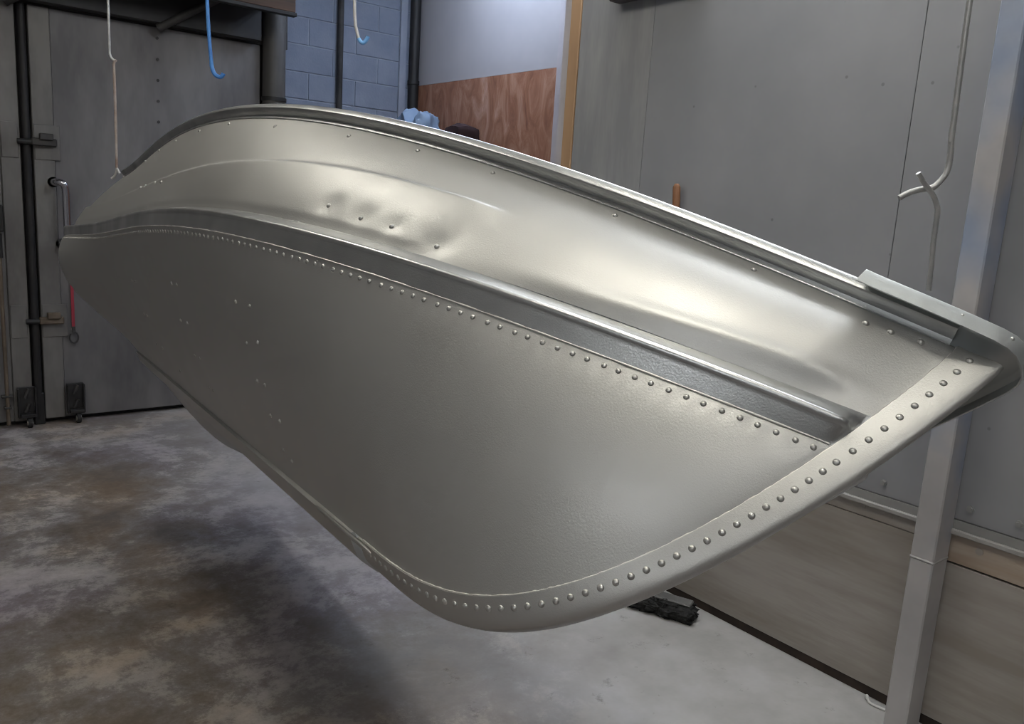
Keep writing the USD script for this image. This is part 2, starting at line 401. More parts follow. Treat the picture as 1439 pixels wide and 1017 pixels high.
# black bolt pipe that closes the gap between the doors, with its two latches
bp = group("bolt_pipe", (0.832, YB - 0.005, 0), label="black upright bolt pipe closing the gap between the two metal doors", category="bolt pipe")
obj("pipe", cyl((0, 0, 0.03), (0, 0, 2.44), 0.022), black_paint, bp)
obj("foot", box(-0.03, 0.03, -0.02, 0.03, 0.0, 0.20, 0.006), black_paint, bp)
for z in (1.69, 0.645):
    lt = obj("latch", join(box(0.018, 0.15, -0.05, -0.016, z - 0.022, z + 0.022, 0.006), box(0.06, 0.13, -0.065, -0.03, z + 0.012, z + 0.05, 0.004)), rod_brown if z < 1 else dark_steel, bp)
    obj("latch_knob", cyl((-0.05, -0.03, z - 0.004), (0.03, -0.03, z - 0.004), 0.016), black_paint, lt)
# cane bolt on the left door
cb = group("cane_bolt", (0.664, YB - 0.04, 0), label="brown cane bolt rod with dark bracket on the left metal door", category="bolt")
obj("rod", cyl((0, 0, 0.02), (0, 0, 1.30), 0.011), rod_brown, cb)
obj("bracket", box(-0.05, 0.03, -0.012, 0.027, 1.17, 1.32, 0.006), black_paint, cb)
obj("sleeve", cyl((0, 0, 1.02), (0, 0, 1.16), 0.018), black_paint, cb)
obj("keeper", box(-0.03, 0.03, -0.012, 0.027, 0.19, 0.205, 0.003), dark_steel, cb)
obj("keeper", box(-0.02, 0.02, -0.012, 0.027, 0.12, 0.135, 0.003), dark_steel, cb)
# chrome pull handle on the right door
ph = group("pull_handle", (0.99, YB - 0.02, 1.45), label="bent chrome pull handle on the right metal door beyond the stern", category="door handle")
obj("bar", tube([(-0.03, 0.02, 0.015), (-0.03, -0.05, 0.017), (-0.02, -0.085, 0.018), (0.0, -0.10, 0.012), (0.014, -0.10, -0.02), (0.016, -0.10, -0.06), (0.016, -0.10, -0.30), (0.012, -0.09, -0.335), (0.0, -0.05, -0.345), (0.0, 0.02, -0.345)], 0.021, 16, smooth_pts=60), chrome, ph)
for z in (0.016, -0.345):
    obj("rosette", cyl((-0.03 if z > 0 else 0, 0.019, z), (-0.03 if z > 0 else 0, 0.008, z), 0.03), dark_steel, ph)
# red lanyard with a snap hook
ly = group("lanyard", (1.036, YB - 0.016, 0.6), label="dark red strap with a steel snap hook hanging on the right metal door", category="lanyard")
obj("strap", box(-0.009, 0.009, -0.004, 0.0, -0.01, 0.50, 0.0015), red_strap, ly)
a = np.linspace(-0.3, 1.75 * math.pi, 26)
obj("snap_hook", join(tube(np.c_[0.024 * np.sin(a), np.full_like(a, -0.006), -0.068 + 0.034 * np.cos(a)], 0.005, 8), box(-0.010, 0.010, -0.010, 0.0, -0.038, 0.0, 0.003)), dark_steel, ly)
obj("peg", cyl((0, -0.012, 0.485), (0, 0.014, 0.485), 0.007), dark_steel, ly)

# round column at the end of the doors, and the beam structure over them
cl = group("column", (2.305, YB - 0.03, 0), label="dark grey steel column with a clamp band at the end of the metal doors", category="column")
obj("shaft", cyl((0, 0, 0), (0, 0, CEIL), 0.075, 28), worn("column_paint", (0.06, 0.058, 0.056), (0.095, 0.092, 0.088), scale=3, rough=0.5), cl)
for z in (2.055, 2.10):
    obj("clamp_band", cyl((0, 0, z - 0.012), (0, 0, z + 0.012), 0.083, 28), black_paint, cl)
obj("clamp_lug", box(0.07, 0.10, -0.03, 0.0, 2.03, 2.075, 0.004), black_paint, cl)
lb = group("door_gantry", (0, 0, 0), label="dark overhead door gantry with brown fascia beam above the metal doors", category="gantry")
obj("fascia", box(-1.5, 2.287, 5.17, 5.21, 2.60, 2.86, 0.004), brown_beam, lb)
obj("fascia_edge", box(-1.5, 2.295, 5.165, 5.215, 2.578, 2.60, 0.003), black_paint, lb)
obj("soffit", box(-1.5, 2.287, 5.21, YB - 0.02, 2.72, 2.75, 0.003), dark_steel, lb)
obj("lintel", box(-1.5, 2.19, YB - 0.10, YB - 0.02, 2.45, 2.72, 0.004), black_paint, lb)
for x in (-0.3, 0.75, 1.55):
    obj("brace", cyl((x, 5.50, 2.42), (x + 0.42, 5.26, 2.70), 0.024), dark_steel, lb)
obj("hanger", box(-0.4, -0.36, 5.17, 5.21, 2.86, CEIL), dark_steel, lb)
obj("hanger", box(2.1, 2.14, 5.17, 5.21, 2.86, CEIL), dark_steel, lb)

# recess things
cd = group("conduit", (3.10, YF - 0.03, 0), label="thin dark conduit running up the blue block wall", category="conduit")
obj("pipe", cyl((0, 0, 0), (0, 0, CEIL), 0.024), dark_steel, cd)
dp = group("drain_pipe", (3.765, YF - 0.05, 0), label="thick black pipe in the corner between blocks and plywood", category="pipe")
obj("pipe", cyl((0, 0, 0), (0, 0, CEIL), 0.043), black_paint, dp)
for z in (1.0, 2.45, 3.2):
    obj("pipe_clip", cyl((0, 0, z - 0.015), (0, 0, z + 0.015), 0.050), black_paint, dp)
cr = group("corner_strip", (3.675, YF - 0.012, 0), label="narrow pale blue timber strip beside the black corner pipe", category="strip")
obj("strip", box(-0.03, 0.03, -0.012, 0.008, 0, CEIL, 0.003), mortar_blue, cr)
# storage rack (behind the hull) carrying the bag and the bundle
rk = group("storage_rack", (3.50, 5.48, 0), label="plain steel storage rack behind the hull carrying the blue bag", category="rack")
for sx in (-0.22, 0.22):
    for sy in (-0.55, 0.55):
        obj("leg", box(sx - 0.015, sx + 0.015, sy - 0.015, sy + 0.015, 0, 1.73, 0.002), dark_steel, rk)
for z in (0.4, 1.15, 1.70):
    obj("shelf", box(-0.235, 0.235, -0.565, 0.565, z, z + 0.03, 0.003), dark_steel, rk)


def crumple(sx, sy, sz, seed, amp, sub=4):
    b = trimesh.creation.box((1, 1, 1))
    for _ in range(sub):
        b = b.subdivide()
    v = b.vertices.copy()
    n = v / np.maximum(np.linalg.norm(v, axis=1, keepdims=True), 1e-9)
    v = 0.55 * v + 0.45 * n * 0.6
    v *= np.array([sx, sy, sz])
    v += n * amp * (meshkit.fbm(v * 9 + 3, 4, seed)[:, None] - 0.5)
    b.vertices = v
    return b


bg = crumple(0.24, 0.42, 0.34, 3, 0.14)
v = bg.vertices.copy()
tp = np.clip((v[:, 2]) / 0.15, 0, 1)
v[:, 2] += tp * 0.05 * np.sin(v[:, 1] * 28 + 1.0)
bg.vertices = v
bg.apply_translation((0, 0, -bg.bounds[0][2]))
bag = group("plastic_bag", (3.52, 5.72, 1.731), label="crumpled blue plastic bag on the rack in front of the plywood", category="bag")
obj("bag_body", bg, bag_mat, bag)
tie = crumple(0.05, 0.07, 0.10, 9, 0.03, 3); tie.apply_translation((0, 0.19, 0.30))
obj("bag_ear", tie, bag_mat, bag)
bd = crumple(0.2, 0.2, 0.30, 11, 0.06)
bd.apply_translation((0, 0, -bd.bounds[0][2]))
bu = group("cloth_bundle", (3.56, 5.12, 1.731), label="dark maroon bundle on the rack against the plywood sheet", category="bundle")
obj("cloth", bd, maroon, bu)
kn = crumple(0.07, 0.07, 0.06, 15, 0.02, 3); kn.apply_translation((0, 0, 0.27))
obj("knot", kn, maroon, bu)

# ------------------------------------------------------------------ the boat hull
L = 3.7
YG = [0.7436, 0.7417, 0.7897, 0.8397, 0.7974, 0.6292, 0.3563, 0.024]
ZG = [0.4443, 0.4941, 0.5711, 0.77]
YC = [0.6581, 0.6367, 0.5982, 0.6293, 0.6889, 0.6292, 0.4302, 0.0287]
ZC = [0.0798, 0.1304, 0.1581, 0.1686, 0.1803, 0.2731, 0.5274]
XE = 3.5971
KX = [3.0400, 3.1000, 3.307, 3.4599, 3.6037, 3.7009, L]
KZ = [0, 0, 0.0027, 0.0132, 0.2321, 0.7436, 0.77]
SW = [0.0518, 0.0421, 0.0388, 0.0647]
SA = [1.334, 1.2333, 0.8738, 0.5732, 0.3828]
RTO = ([0.0174, 0.0166, 0.0163, 0.0135, 0.004], [0.0636, 0.069, 0.0725, 0.0731, 0.0694])
REO = ([0.0326, 0.0346, 0.0359, 0.0309, 0.0115], [0.0185, 0.0217, 0.0259, 0.0302, 0.0344])


def bern(p, t):
    n = len(p) - 1
    t = np.asarray(t, float)
    return sum(comb(n, i) * t ** i * (1 - t) ** (n - i) * p[i] for i in range(n + 1))


def gun(x):
    t = np.asarray(x) / (L - .06)
    return np.stack([np.asarray(x, float), bern(YG, t), bern(ZG, t)], -1)


def chine(x):
    t = np.asarray(x) / XE
    return np.stack([np.asarray(x, float), bern(YC, t), bern(ZC, t)], -1)


# keel + stem profile (centre line) and the edge of the strip that covers it, stern -> top of stem
ts = np.linspace(0, 1, 700)
kx = np.r_[np.linspace(0, KX[0], 300, endpoint=False), bern(KX, ts)]
kz = np.r_[np.zeros(300), bern(KZ, ts)]
ss = np.r_[np.zeros(300), ts]
K = np.c_[kx, 0 * kx, kz]
arc = np.r_[0, np.cumsum(np.linalg.norm(np.diff(K, axis=0), axis=1))]
T = np.gradient(K, arc, axis=0)
T /= np.linalg.norm(T, axis=1)[:, None]
KN = np.c_[T[:, 2], 0 * kx, -T[:, 0]]
wS, aS = bern(SW, ss), bern(SA, ss)
SE = K - KN * (wS * np.cos(aS))[:, None]
SE[:, 1] += wS * np.sin(aS)
jS = 300 + np.argmin(np.linalg.norm(SE[300:] - chine([XE]), axis=1))


def at(curve, par, q):
    return np.stack([np.interp(q, par, curve[:, k]) for k in range(3)], -1)


def RT_curve(t):
    C = chine(XE * np.asarray(t))
    P = C + np.stack([0 * t, bern(RTO[0], t), bern(RTO[1], t)], -1)
    end = P[-1] if np.ndim(t) and t[-1] == 1 else chine([XE])[0] + np.array([0, RTO[0][-1], RTO[1][-1]])
    k = np.argmin(abs(SE[jS:, 2] - end[2])) + jS
    return P + (SE[k] - end) * (np.asarray(t) ** 30)[:, None]


zRT = chine([XE])[0, 2] + RTO[1][-1]
jR = np.argmin(abs(SE[jS:, 2] - zRT)) + jS
jG = len(SE) - 1
sm = lambda a, b, x: (lambda q: q * q * (3 - 2 * q))(np.clip((x - a) / (b - a), 0, 1))


def normals(P):
    N = np.cross(np.gradient(P, axis=0), np.gradient(P, axis=1))
    return N / np.maximum(np.linalg.norm(N, axis=-1, keepdims=True), 1e-12)


def outward(P):
    """unit normals of the grid that point away from the hull's inside"""
    N = normals(P)
    c = np.array([1.8, 0.0, 0.55])
    return N * np.where((N * (P - c)).sum(-1, keepdims=True) < 0, -1, 1)


# ---- bottom panel: chine seam to keel
CH_RIV = 0.027
def bottom_grid(nu=760, nv=44, bilge=1.0):
    sA = arc[jS]
    u = np.linspace(0, 1, nu)
    s = sA * (1 - u ** 1.15)
    low = at(SE, arc, s)
    lam = 0.35
    xa = np.minimum(low[:, 0], XE)
    xa[0] = XE
    x = (1 - lam) * np.minimum.accumulate(xa) + lam * XE * (s / sA)
    up = chine(np.clip(x, 0, XE))
    v = np.linspace(0, 1, nv) ** 1.25
    P = up[:, None] * (1 - v[None, :, None]) + low[:, None] * v[None, :, None]
    N = outward(P)
    span = np.linalg.norm(up - low, axis=1)[:, None]
    b = 0.045 * span * 4 * (v * (1 - v))[None] * (0.35 + 0.65 * sm(1.9, 3.0, P[..., 0]))
    vb = np.clip(v, 0, 1) ** 0.75 * (1 - v) ** 1.9
    b = b + 0.085 * bilge * (vb / vb.max())[None] * sm(0.95, 0.0, P[..., 0]) ** 1.2
    # oil-canning between the frames, frame lines and scalloping along the rivet row
    X = P[..., 0]
    w = 0.0016 * (meshkit.fbm(np.stack([X * 2.6, v[None] * 3.0 + 0 * X, 0 * X], -1), 3, 5) - 0.5) * (4 * v * (1 - v))[None]
    for xr in (1.10, 1.84, 2.41):
        w = w - 0.0012 * np.exp(-((X - xr) / 0.07) ** 2) * (sm(0.02, 0.2, v) * sm(1.0, 0.85, v))[None]
    d = np.linalg.norm(P - up[:, None], axis=-1)
    w = w - 0.0007 * np.exp(-((d - 0.016) / 0.016) ** 2) * (0.5 + 0.5 * np.cos(2 * np.pi * X / CH_RIV))
    return P + N * (b + w)[..., None]


# ---- topside panel: rail to gunwale
DENTS = [(2.664, 0.17, 0.030, -0.0035), (2.77, 0.15, 0.030, -0.0035), (2.853, 0.14, 0.028, -0.003), (2.965, 0.11, 0.03, -0.0035), (3.10, 0.45, 0.07, -0.002), (2.72, 0.36, 0.05, 0.002)]
def side_grid(nu=420, nv=60):
    u = np.linspace(0, 1, nu) ** 1.1
    lo = RT_curve(1 - u)
    hi = gun((L - .06) * (1 - u))
    v = np.linspace(0, 1, nv)
    P = lo[:, None] * (1 - v[None, :, None]) + hi[:, None] * v[None, :, None]
    edge = at(SE, arc, arc[jR] + (arc[jG] - arc[jR]) * v)
    D0 = edge - (lo[0] * (1 - v)[:, None] + hi[0] * v[:, None])
    P = P + D0[None] * np.exp(-u[:, None, None] * L / 0.05)
    N = outward(P)
    X = P[..., 0]
    ends = sm(0, 0.03, u)[:, None]
    b = 0.020 * (4 * v * (1 - v))[None] * ends * (0.5 + 0.5 * sm(1.6, 2.8, X))
    # pressed step that stops short of the bow
    vc = 0.32 + 0.22 * sm(1.2, 2.9, X)
    step = 0.011 * sm(0.035, -0.02, v[None] - vc) * (0.25 + 0.75 * v[None] / vc) * sm(0, 0.08, v)[None] * sm(2.985, 2.87, X - 0.05 * sm(0.1, 0.5, v)[None])
    w = step
    for (dx, dv, r, a) in DENTS:
        w = w + a * np.exp(-((X - dx) ** 2 + ((v[None] - dv) * 0.33) ** 2) / r ** 2)
    # raised flute fanning out of the rail's end
    w = w + 0.006 * np.exp(-((v[None] - 0.10 - 0.10 * sm(3.2, 3.6, X)) / 0.09) ** 2) * sm(3.0, 3.35, X) * ends
    return P + N * (b + w)[..., None]


# ---- spray rail: flat underside, rounded nose, back to the topside
def rail_grid(nu=420):
    u = np.linspace(0, 1, nu) ** 1.2
    t = 1 - u
    lo, hi = chine(XE * t), RT_curve(t)
    eR = np.stack([0 * t, bern(REO[0], t), bern(REO[1], t)], -1)
    ax = hi - lo
    ln = np.linalg.norm(ax, axis=1)
    e1 = ax / ln[:, None]
    tg = np.gradient(lo, axis=0)
    e2 = np.cross(tg, e1)
    e2 /= np.linalg.norm(e2, axis=1)[:, None]
    e2 *= np.sign(e2[:, 1])[:, None]
    a_ = (eR * e1).sum(1)
    b_ = np.maximum((eR * e2).sum(1), 0.022)
    xt = XE - 0.004
    q = np.clip((xt - XE * t) / 0.016, 0, 1)
    amp = np.sqrt(np.clip(1 - (1 - q) ** 2, 0, 1))
    r = 0.0085
    prof = [(0.0, 0.0), (0.10, 0.0)]
    rows = []
    for i in range(nu):
        a, b, l = a_[i], b_[i] * amp[i], ln[i]
        rr = min(r, max(b * 0.4, 1e-4))
        pts = [(k / 8 * (a - 0.004), k / 8 * max(b - 0.006 * amp[i], 0)) for k in range(9)]
        c = (a + rr * 0.55, b - rr)
        for g in np.linspace(math.radians(150), math.radians(22), 9):
            pts.append((c[0] + rr * math.cos(g), c[1] + rr * math.sin(g)))
        p0 = pts[-1]
        for k in range(1, 8):
            f = k / 7
            pts.append((p0[0] * (1 - f) + l * f, p0[1] * (1 - f) ** 1.25))
        pts = np.array(pts)
        pts[:, 1] *= 1.0 if amp[i] > 0 else 0.0
        rows.append(lo[i] + pts[:, :1] * e1[i] + pts[:, 1:] * e2[i])
    return np.array(rows)


def mirror(P):
    return P * np.array([1, -1, 1])


near = lambda P: P * np.array([1, -1, 1])     # the side towards the camera lies at local -y
far = lambda P: P


def side(P, s):
    return P * np.array([1, s, 1])


def skin(P, th, s):
    Q = side(P, s)
    N = side(outward(P), s)
    return sheet(Q, th, N)


MX = Gf.Matrix4d(-0.120593, -0.990718, 0.062728, 0,
                 0.556774, -0.119817, -0.821977, 0,
                 0.821863, -0.064199, 0.566056, 0,
                 0.87514, 3.41339, 0.80339, 1)
boat = group("boat_hull", matrix=MX, label="silver grey riveted aluminium boat hull hanging on its side from wire hooks", category="boat")
BOT, TOP, RAIL = bottom_grid(), side_grid(), rail_grid()
for s in (-1, 1):
    obj("bottom_panel", skin(BOT if s < 0 else bottom_grid(bilge=0.28), 0.0025, s), hull_paint, boat, smooth=40)
    obj("side_panel", skin(TOP, 0.0025, s), hull_paint, boat, smooth=40)
    obj("spray_rail", skin(RAIL, 0.002, s), trim_paint, boat, smooth=50)

# ---- ragged sealed seams: along the chine lap and along the edge of the stem strip
def bead(c, r, seed):
    n = len(c)
    k = 0.55 + 0.9 * meshkit.noise(np.c_[np.arange(n) * 0.45, np.zeros(n), np.zeros(n)], seed)
    return tube(c * [1, -1, 1], r * k, 6)


cq = chine(np.linspace(0.05, XE - 0.004, 520)) + np.array([0, 0.0012, 0])
obj("seam_bead", bead(cq, 0.0016, 31), seam_paint, boat, smooth=60)
eq = at(SE, arc, np.linspace(np.interp(2.95, kx[:500], arc[:500]), arc[-1] - 0.004, 420))
obj("seam_bead", bead(eq + np.array([0, 0.0012, -0.0006]), 0.0018, 32), seam_paint, boat, smooth=60)


# ---- stem strip and keel strip
def strip_grid(i0, i1, over, nose, n=220):
    q = np.linspace(arc[i0], arc[i1], n)
    k, e, nn = at(K, arc, q), at(SE, arc, q), at(KN, arc, q)
    rows = []
    for s in np.linspace(-1, 1, 41):
        f = abs(s)
        m = np.sqrt(f * f + nose * nose) - nose
        m = m / (np.sqrt(1 + nose * nose) - nose)
        p = k + (e - k) * m
        p[:, 1] = e[:, 1] * s
        rows.append(p)
    P = np.array(rows).transpose(1, 0, 2)
    N = normals(P)
    N *= np.sign((N * nn[:, None]).sum(-1, keepdims=True))
    # keep the edge's lift along the hull's own face
    return P + N * over, N


iK = int(np.argmin(abs(kx[:650] - 2.93)))
P_, N_ = strip_grid(iK, len(K) - 1, 0.0035, 0.30)
obj("stem_strip", sheet(P_, 0.0045, N_), hull_paint, boat, smooth=40)
P_, N_ = strip_grid(3, iK - 3, 0.010, 0.10)
obj("keel_strip", sheet(P_, 0.012, N_), hull_paint, boat, smooth=40)

# torn bright edge where the two strips meet
q = at(SE, arc, np.linspace(arc[iK - 22], arc[iK + 8], 12)) * [1, -1, 1]
obj("torn_edge", tube(q + np.array([0, -0.004, -0.010]), np.r_[0.001, np.full(10, 0.0045), 0.001], 8), bare_metal, boat, label="bright torn metal edge")

# ---- gunwale extrusion
prof = np.array([(0.000, 0.0), (0.0040, 0.0), (0.0055, 0.009), (0.006, 0.011), (0.018, 0.0105), (0.029, 0.0115), (0.0325, 0.014), (0.0340, 0.019), (0.0340, 0.031),
                 (0.0315, 0.037), (0.027, 0.041), (0.020, 0.043), (0.002, 0.043), (-0.008, 0.040), (-0.012, 0.032), (-0.012, 0.014), (-0.009, 0.008), (-0.004, 0.006), (-0.003, 0.0)])


def sweep(prof, x0, x1, n=240, s=-1, scale=1.0):
    x = np.linspace(x0, x1, n)
    g = gun(x)
    tg = np.gradient(g, axis=0)
    o = np.c_[-tg[:, 1], tg[:, 0], 0 * x]
    o /= np.linalg.norm(o, axis=1)[:, None]
    o *= np.sign(o[:, 1] + 1e-9)[:, None]
    upv = np.cross(tg, o)
    upv /= np.linalg.norm(upv, axis=1)[:, None]
    upv *= np.sign(upv[:, 2])[:, None]
    P = g[:, None] + scale * (prof[None, :, :1] * o[:, None] + prof[None, :, 1:] * upv[:, None])
    P = side(P, s)
    m = len(prof)
    V = P.reshape(-1, 3)
    F = []
    for i in range(n - 1):
        for k in range(m):
            a, b = i * m + k, i * m + (k + 1) % m
            F += [(a, b, b + m), (a, b + m, a + m)]
    from shapely.geometry import Polygon
    pv, pf = trimesh.creation.triangulate_polygon(Polygon(prof), engine="earcut")
    idx = [int(np.argmin(np.linalg.norm(prof - q, axis=1))) for q in pv]
    for f in pf:
        f = [idx[k] for k in f]
        F += [tuple(f[::-1]), tuple((n - 1) * m + k for k in f)]
    t = trimesh.Trimesh(V, np.array(F), process=False)
    trimesh.repair.fix_normals(t)
    return t


for s in (-1, 1):
    obj("gunwale", sweep(prof, 0.0, 3.632, s=s, scale=0.85), trim_paint, boat, smooth=35)

# ---- bow cap: plate with turned-down rim over the meeting gunwales
def cap_outline():
    x = np.linspace(3.535, 3.70, 24)
    y = np.interp(x, [3.535, 3.552, 3.62, 3.662, 3.70], [0.158, 0.146, 0.102, 0.074, 0.047])
    tip = [(3.714, 0.034), (3.722, 0.020), (3.725, 0.0)]
    h = np.r_[np.c_[x, y], tip]
    return np.r_[h, (h[:-1] * [1, -1])[::-1]]


out = cap_outline()
zc = bern(ZG, out[:, 0] / (L - .06)) + 0.020
nC = len(out)
off = np.gradient(out, axis=0)
nrm = np.c_[off[:, 1], -off[:, 0]]
nrm /= np.linalg.norm(nrm, axis=1)[:, None]
nrm *= np.sign((nrm * (out - [3.4, 0])).sum(1))[:, None]
rows = []
for dn, dz in ((-0.012, 0.0025), (-0.006, 0.002), (-0.0015, 0.0), (0.0, -0.004), (0.0, -0.015), (0.0, -0.029)):
    rows.append(np.c_[out + nrm * dn, zc + dz])
R_ = np.array(rows).transpose(1, 0, 2)
Nn = normals(R_)
c3 = np.array([3.5, 0, 0.72])
Nn *= np.sign((Nn * (R_ - c3)).sum(-1, keepdims=True))
cap = group("bow_cap", parent=boat)
obj("rim", sheet(R_, 0.0022, Nn), cap_paint, cap, smooth=40)
# top plate: strips from near rim to far rim
m = (nC + 1) // 2
a_ = R_[:m, 0]
b_ = R_[::-1][:m, 0]
w = np.linspace(0, 1, 9)
Pl = a_[:, None] * (1 - w)[None, :, None] + b_[:, None] * w[None, :, None]
Np = normals(Pl[:-1]); Np *= np.sign(Np[..., 2:])
obj("plate", sheet(Pl[:-1], 0.0022, Np), cap_paint, cap, smooth=40)
for (x, y) in ((3.545, -0.1505), (3.655, -0.0785), (3.711, -0.036)):
    r = trimesh.creation.icosphere(2, 0.0035); r.apply_translation((x, y * 0.962, float(bern(ZG, x / (L - .06))) + 0.010))
    obj("fastener", r, rivet_paint, cap)
# ---- transom
g0, r0, c0 = gun([0.0])[0], RT_curve(np.array([0.0, 1.0]))[0], chine([0.0])[0]
half = [g0, r0, c0, SE[0], K[0]]
poly = [(p[1], p[2]) for p in half] + [(-p[1], p[2]) for p in half[-2::-1]]
from shapely.geometry import Polygon
tr = trimesh.creation.extrude_polygon(Polygon(poly).buffer(-0.002), 0.004, engine="earcut")
tv = tr.vertices.copy()
tr = trimesh.Trimesh(np.c_[tv[:, 2] + 0.003, tv[:, 0], tv[:, 1]], tr.faces, process=False)
obj("transom", tr, hull_paint, boat)

# ---- rivets
def dome(r, h, seg=12, rings=4):
    V, F = [], []
    for i in range(rings):
        a = i / rings * math.pi / 2
        for k in range(seg):
            b = 2 * math.pi * k / seg
            V.append((r * math.cos(a) * math.cos(b), r * math.cos(a) * math.sin(b), h * math.sin(a)))
    V.append((0, 0, h))
    for i in range(rings - 1):
        for k in range(seg):
            a, b = i * seg + k, i * seg + (k + 1) % seg
            F += [(a, b, b + seg), (a, b + seg, a + seg)]
    for k in range(seg):
        F.append(((rings - 1) * seg + k, (rings - 1) * seg + (k + 1) % seg, rings * seg))
    F += [(0, k + 1, k) for k in range(1, seg - 1)]
    return np.array(V), np.array(F)


def place_rivet(p, n, r=0.0052, h=0.0036):
    """p, n in boat coordinates with the near side at +y; goes on the near side"""
    V, F = dome(r, h)
    n = n / np.linalg.norm(n)
    u = np.cross(n, [0.2, 0.9, 0.1]); u /= np.linalg.norm(u)
    w = np.cross(n, u)
    Q = p + V[:, :1] * u + V[:, 1:2] * w + (V[:, 2:] - 0.0006) * n
    obj("rivet", (near(Q), F[:, ::-1]), rivet_paint, boat, smooth=True)


BN, TN = outward(BOT), outward(TOP)


def on(grid, N, p):
    d = np.linalg.norm(grid - p, axis=-1)
    i = np.unravel_index(np.argmin(d), d.shape)
    return grid[i], N[i]


# along the chine seam, on the bottom sheet 14 mm below the lap
cs = chine(np.linspace(0, XE, 3000))
ca = np.r_[0, np.cumsum(np.linalg.norm(np.diff(cs, axis=0), axis=1))]
RIVETS_CHINE = []
for sd in np.arange(ca[-1] - 0.026, 0.02, -CH_RIV):
    c = at(cs, ca, sd)
    i = np.argmin(np.linalg.norm(BOT[:, 0] - c, axis=1))
    col = BOT[i]
    dd = np.r_[0, np.cumsum(np.linalg.norm(np.diff(col, axis=0), axis=1))]
    p = at(col, dd, 0.0135)
    k = int(np.argmin(abs(dd - 0.0135)))
    place_rivet(p, BN[i, k], 0.0050)
# along the stem strip
q = arc[-1] - 0.022
sp_ = []
while q > arc[iK] + 0.03:
    sp_.append(q)
    q -= 0.0285 if q > arc[jS] else 0.0235
qa = np.array(sp_)
kk, ee, nn = at(K, arc, qa), at(SE, arc, qa), at(KN, arc, qa)
for i in range(len(qa)):
    def face(f, nose=0.30):
        m = (math.sqrt(f * f + nose * nose) - nose) / (math.sqrt(1 + nose * nose) - nose)
        p = kk[i] + (ee[i] - kk[i]) * m
        p[1] = ee[i][1] * f
        return p
    p = face(0.64)
    n = np.cross(face(0.70) - face(0.58), np.cross(nn[i], [0, 1, 0]))
    n /= np.linalg.norm(n)
    if n @ nn[i] < 0:
        n = -n
    place_rivet(p + n * 0.0033, n, 0.0056, 0.0040)
# the marked rivets: (panel, boat x, y, z)
SPOTS = [("t", x, y, z, 0.0056) for x, y, z in (
    (3.607, 0.046, 0.745), (3.574, 0.074, 0.733), (3.547, 0.095, 0.720))]
SPOTS += [("t", x, y, z, 0.0054) for x, y, z in (
    (3.38, 0.191, 0.71), (3.147, 0.321, 0.674), (2.887, 0.447, 0.637), (2.686, 0.529, 0.611), (2.463, 0.606, 0.58), (2.131, 0.69, 0.546),
    (1.811, 0.744, 0.535), (1.558, 0.765, 0.51), (1.293, 0.773, 0.486), (1.008, 0.773, 0.475), (0.72, 0.76, 0.46),
    (2.664, 0.535, 0.387), (2.77, 0.496, 0.395), (2.853, 0.466, 0.41), (2.965, 0.419, 0.424),
    (1.275, 0.703, 0.303), (1.357, 0.703, 0.308), (1.502, 0.701, 0.316), (1.592, 0.697, 0.317))]
SPOTS += [("b", x, y, z, 0.0052) for x, y, z in (
    (1.21, 0.463, 0.103), (1.279, 0.463, 0.105), (1.879, 0.471, 0.131), (1.942, 0.47, 0.133), (1.824, 0.364, 0.096), (1.91, 0.363, 0.097),
    (1.087, 0.214, 0.044), (1.205, 0.215, 0.044), (1.828, 0.261, 0.067), (1.893, 0.26, 0.067), (2.416, 0.433, 0.162), (2.498, 0.424, 0.166),
    (2.442, 0.348, 0.123), (2.518, 0.354, 0.132), (2.463, 0.27, 0.089), (2.514, 0.267, 0.09), (2.502, 0.199, 0.062), (2.564, 0.196, 0.064),
    (2.527, 0.126, 0.036), (2.575, 0.111, 0.032), (1.85, 0.166, 0.041), (1.907, 0.166, 0.041), (1.209, 0.337, 0.071), (1.14, 0.337, 0.071), (1.388, 0.151, 0.032))]
for (g, x, y, z, r) in SPOTS:
    p, n = on(BOT if g == "b" else TOP, BN if g == "b" else TN, np.array([x, y, z]))
    place_rivet(p, n, r, 0.0048)

# ------------------------------------------------------------------ hooks
def hook(label, loc, segs, grp=None):
    h = group("wire_hook", loc, label=label, category="hook")
    for name, pts, r, mat, n in segs:
        obj(name, tube(np.array(pts) - np.array(loc), r, 12, smooth_pts=n), mat, h, smooth=60)
    return h


up = [(0.9906, 0.4518, CEIL), (0.9906, 0.4518, 1.7550), (0.9938, 0.4494, 1.6722), (0.9947, 0.4485, 1.6017), (0.9963, 0.4477, 1.5779), (0.9947, 0.4485, 1.5672), (0.9906, 0.4518, 1.5582), (0.9840, 0.4567, 1.5500), (0.9758, 0.4658, 1.5472), (0.9692, 0.4740, 1.5435), (0.9610, 0.4822, 1.5361)]
hook("heavy grey wire hook hanging from the ceiling above the bow", up[0], [("shank", up[:4], 0.0034, wire_steel, 20), ("hook_bend", up[3:], 0.0034, wire_steel, 40)])
lo = [(0.9619, 0.4649, 1.5648), (0.9684, 0.4617, 1.5566), (0.9750, 0.4592, 1.5508), (0.9832, 0.4559, 1.5435), (0.9897, 0.4526, 1.5336), (0.9922, 0.4502, 1.5230), (0.9930, 0.4502, 1.4959), (0.9947, 0.4485, 1.4549), (0.9955, 0.4478, 1.4310)]
hook("short grey wire hook linking the upper hook to the bow gunwale", lo[0], [("wire", lo, 0.0030, wire_steel, 60)])
us = [(0.8307, 3.5834, CEIL), (0.8298, 3.5842, 2.1708), (0.8298, 3.5842, 2.0683), (0.8298, 3.5842, 1.9772), (0.8380, 3.5777, 1.9567), (0.8487, 3.5695, 1.9502)]
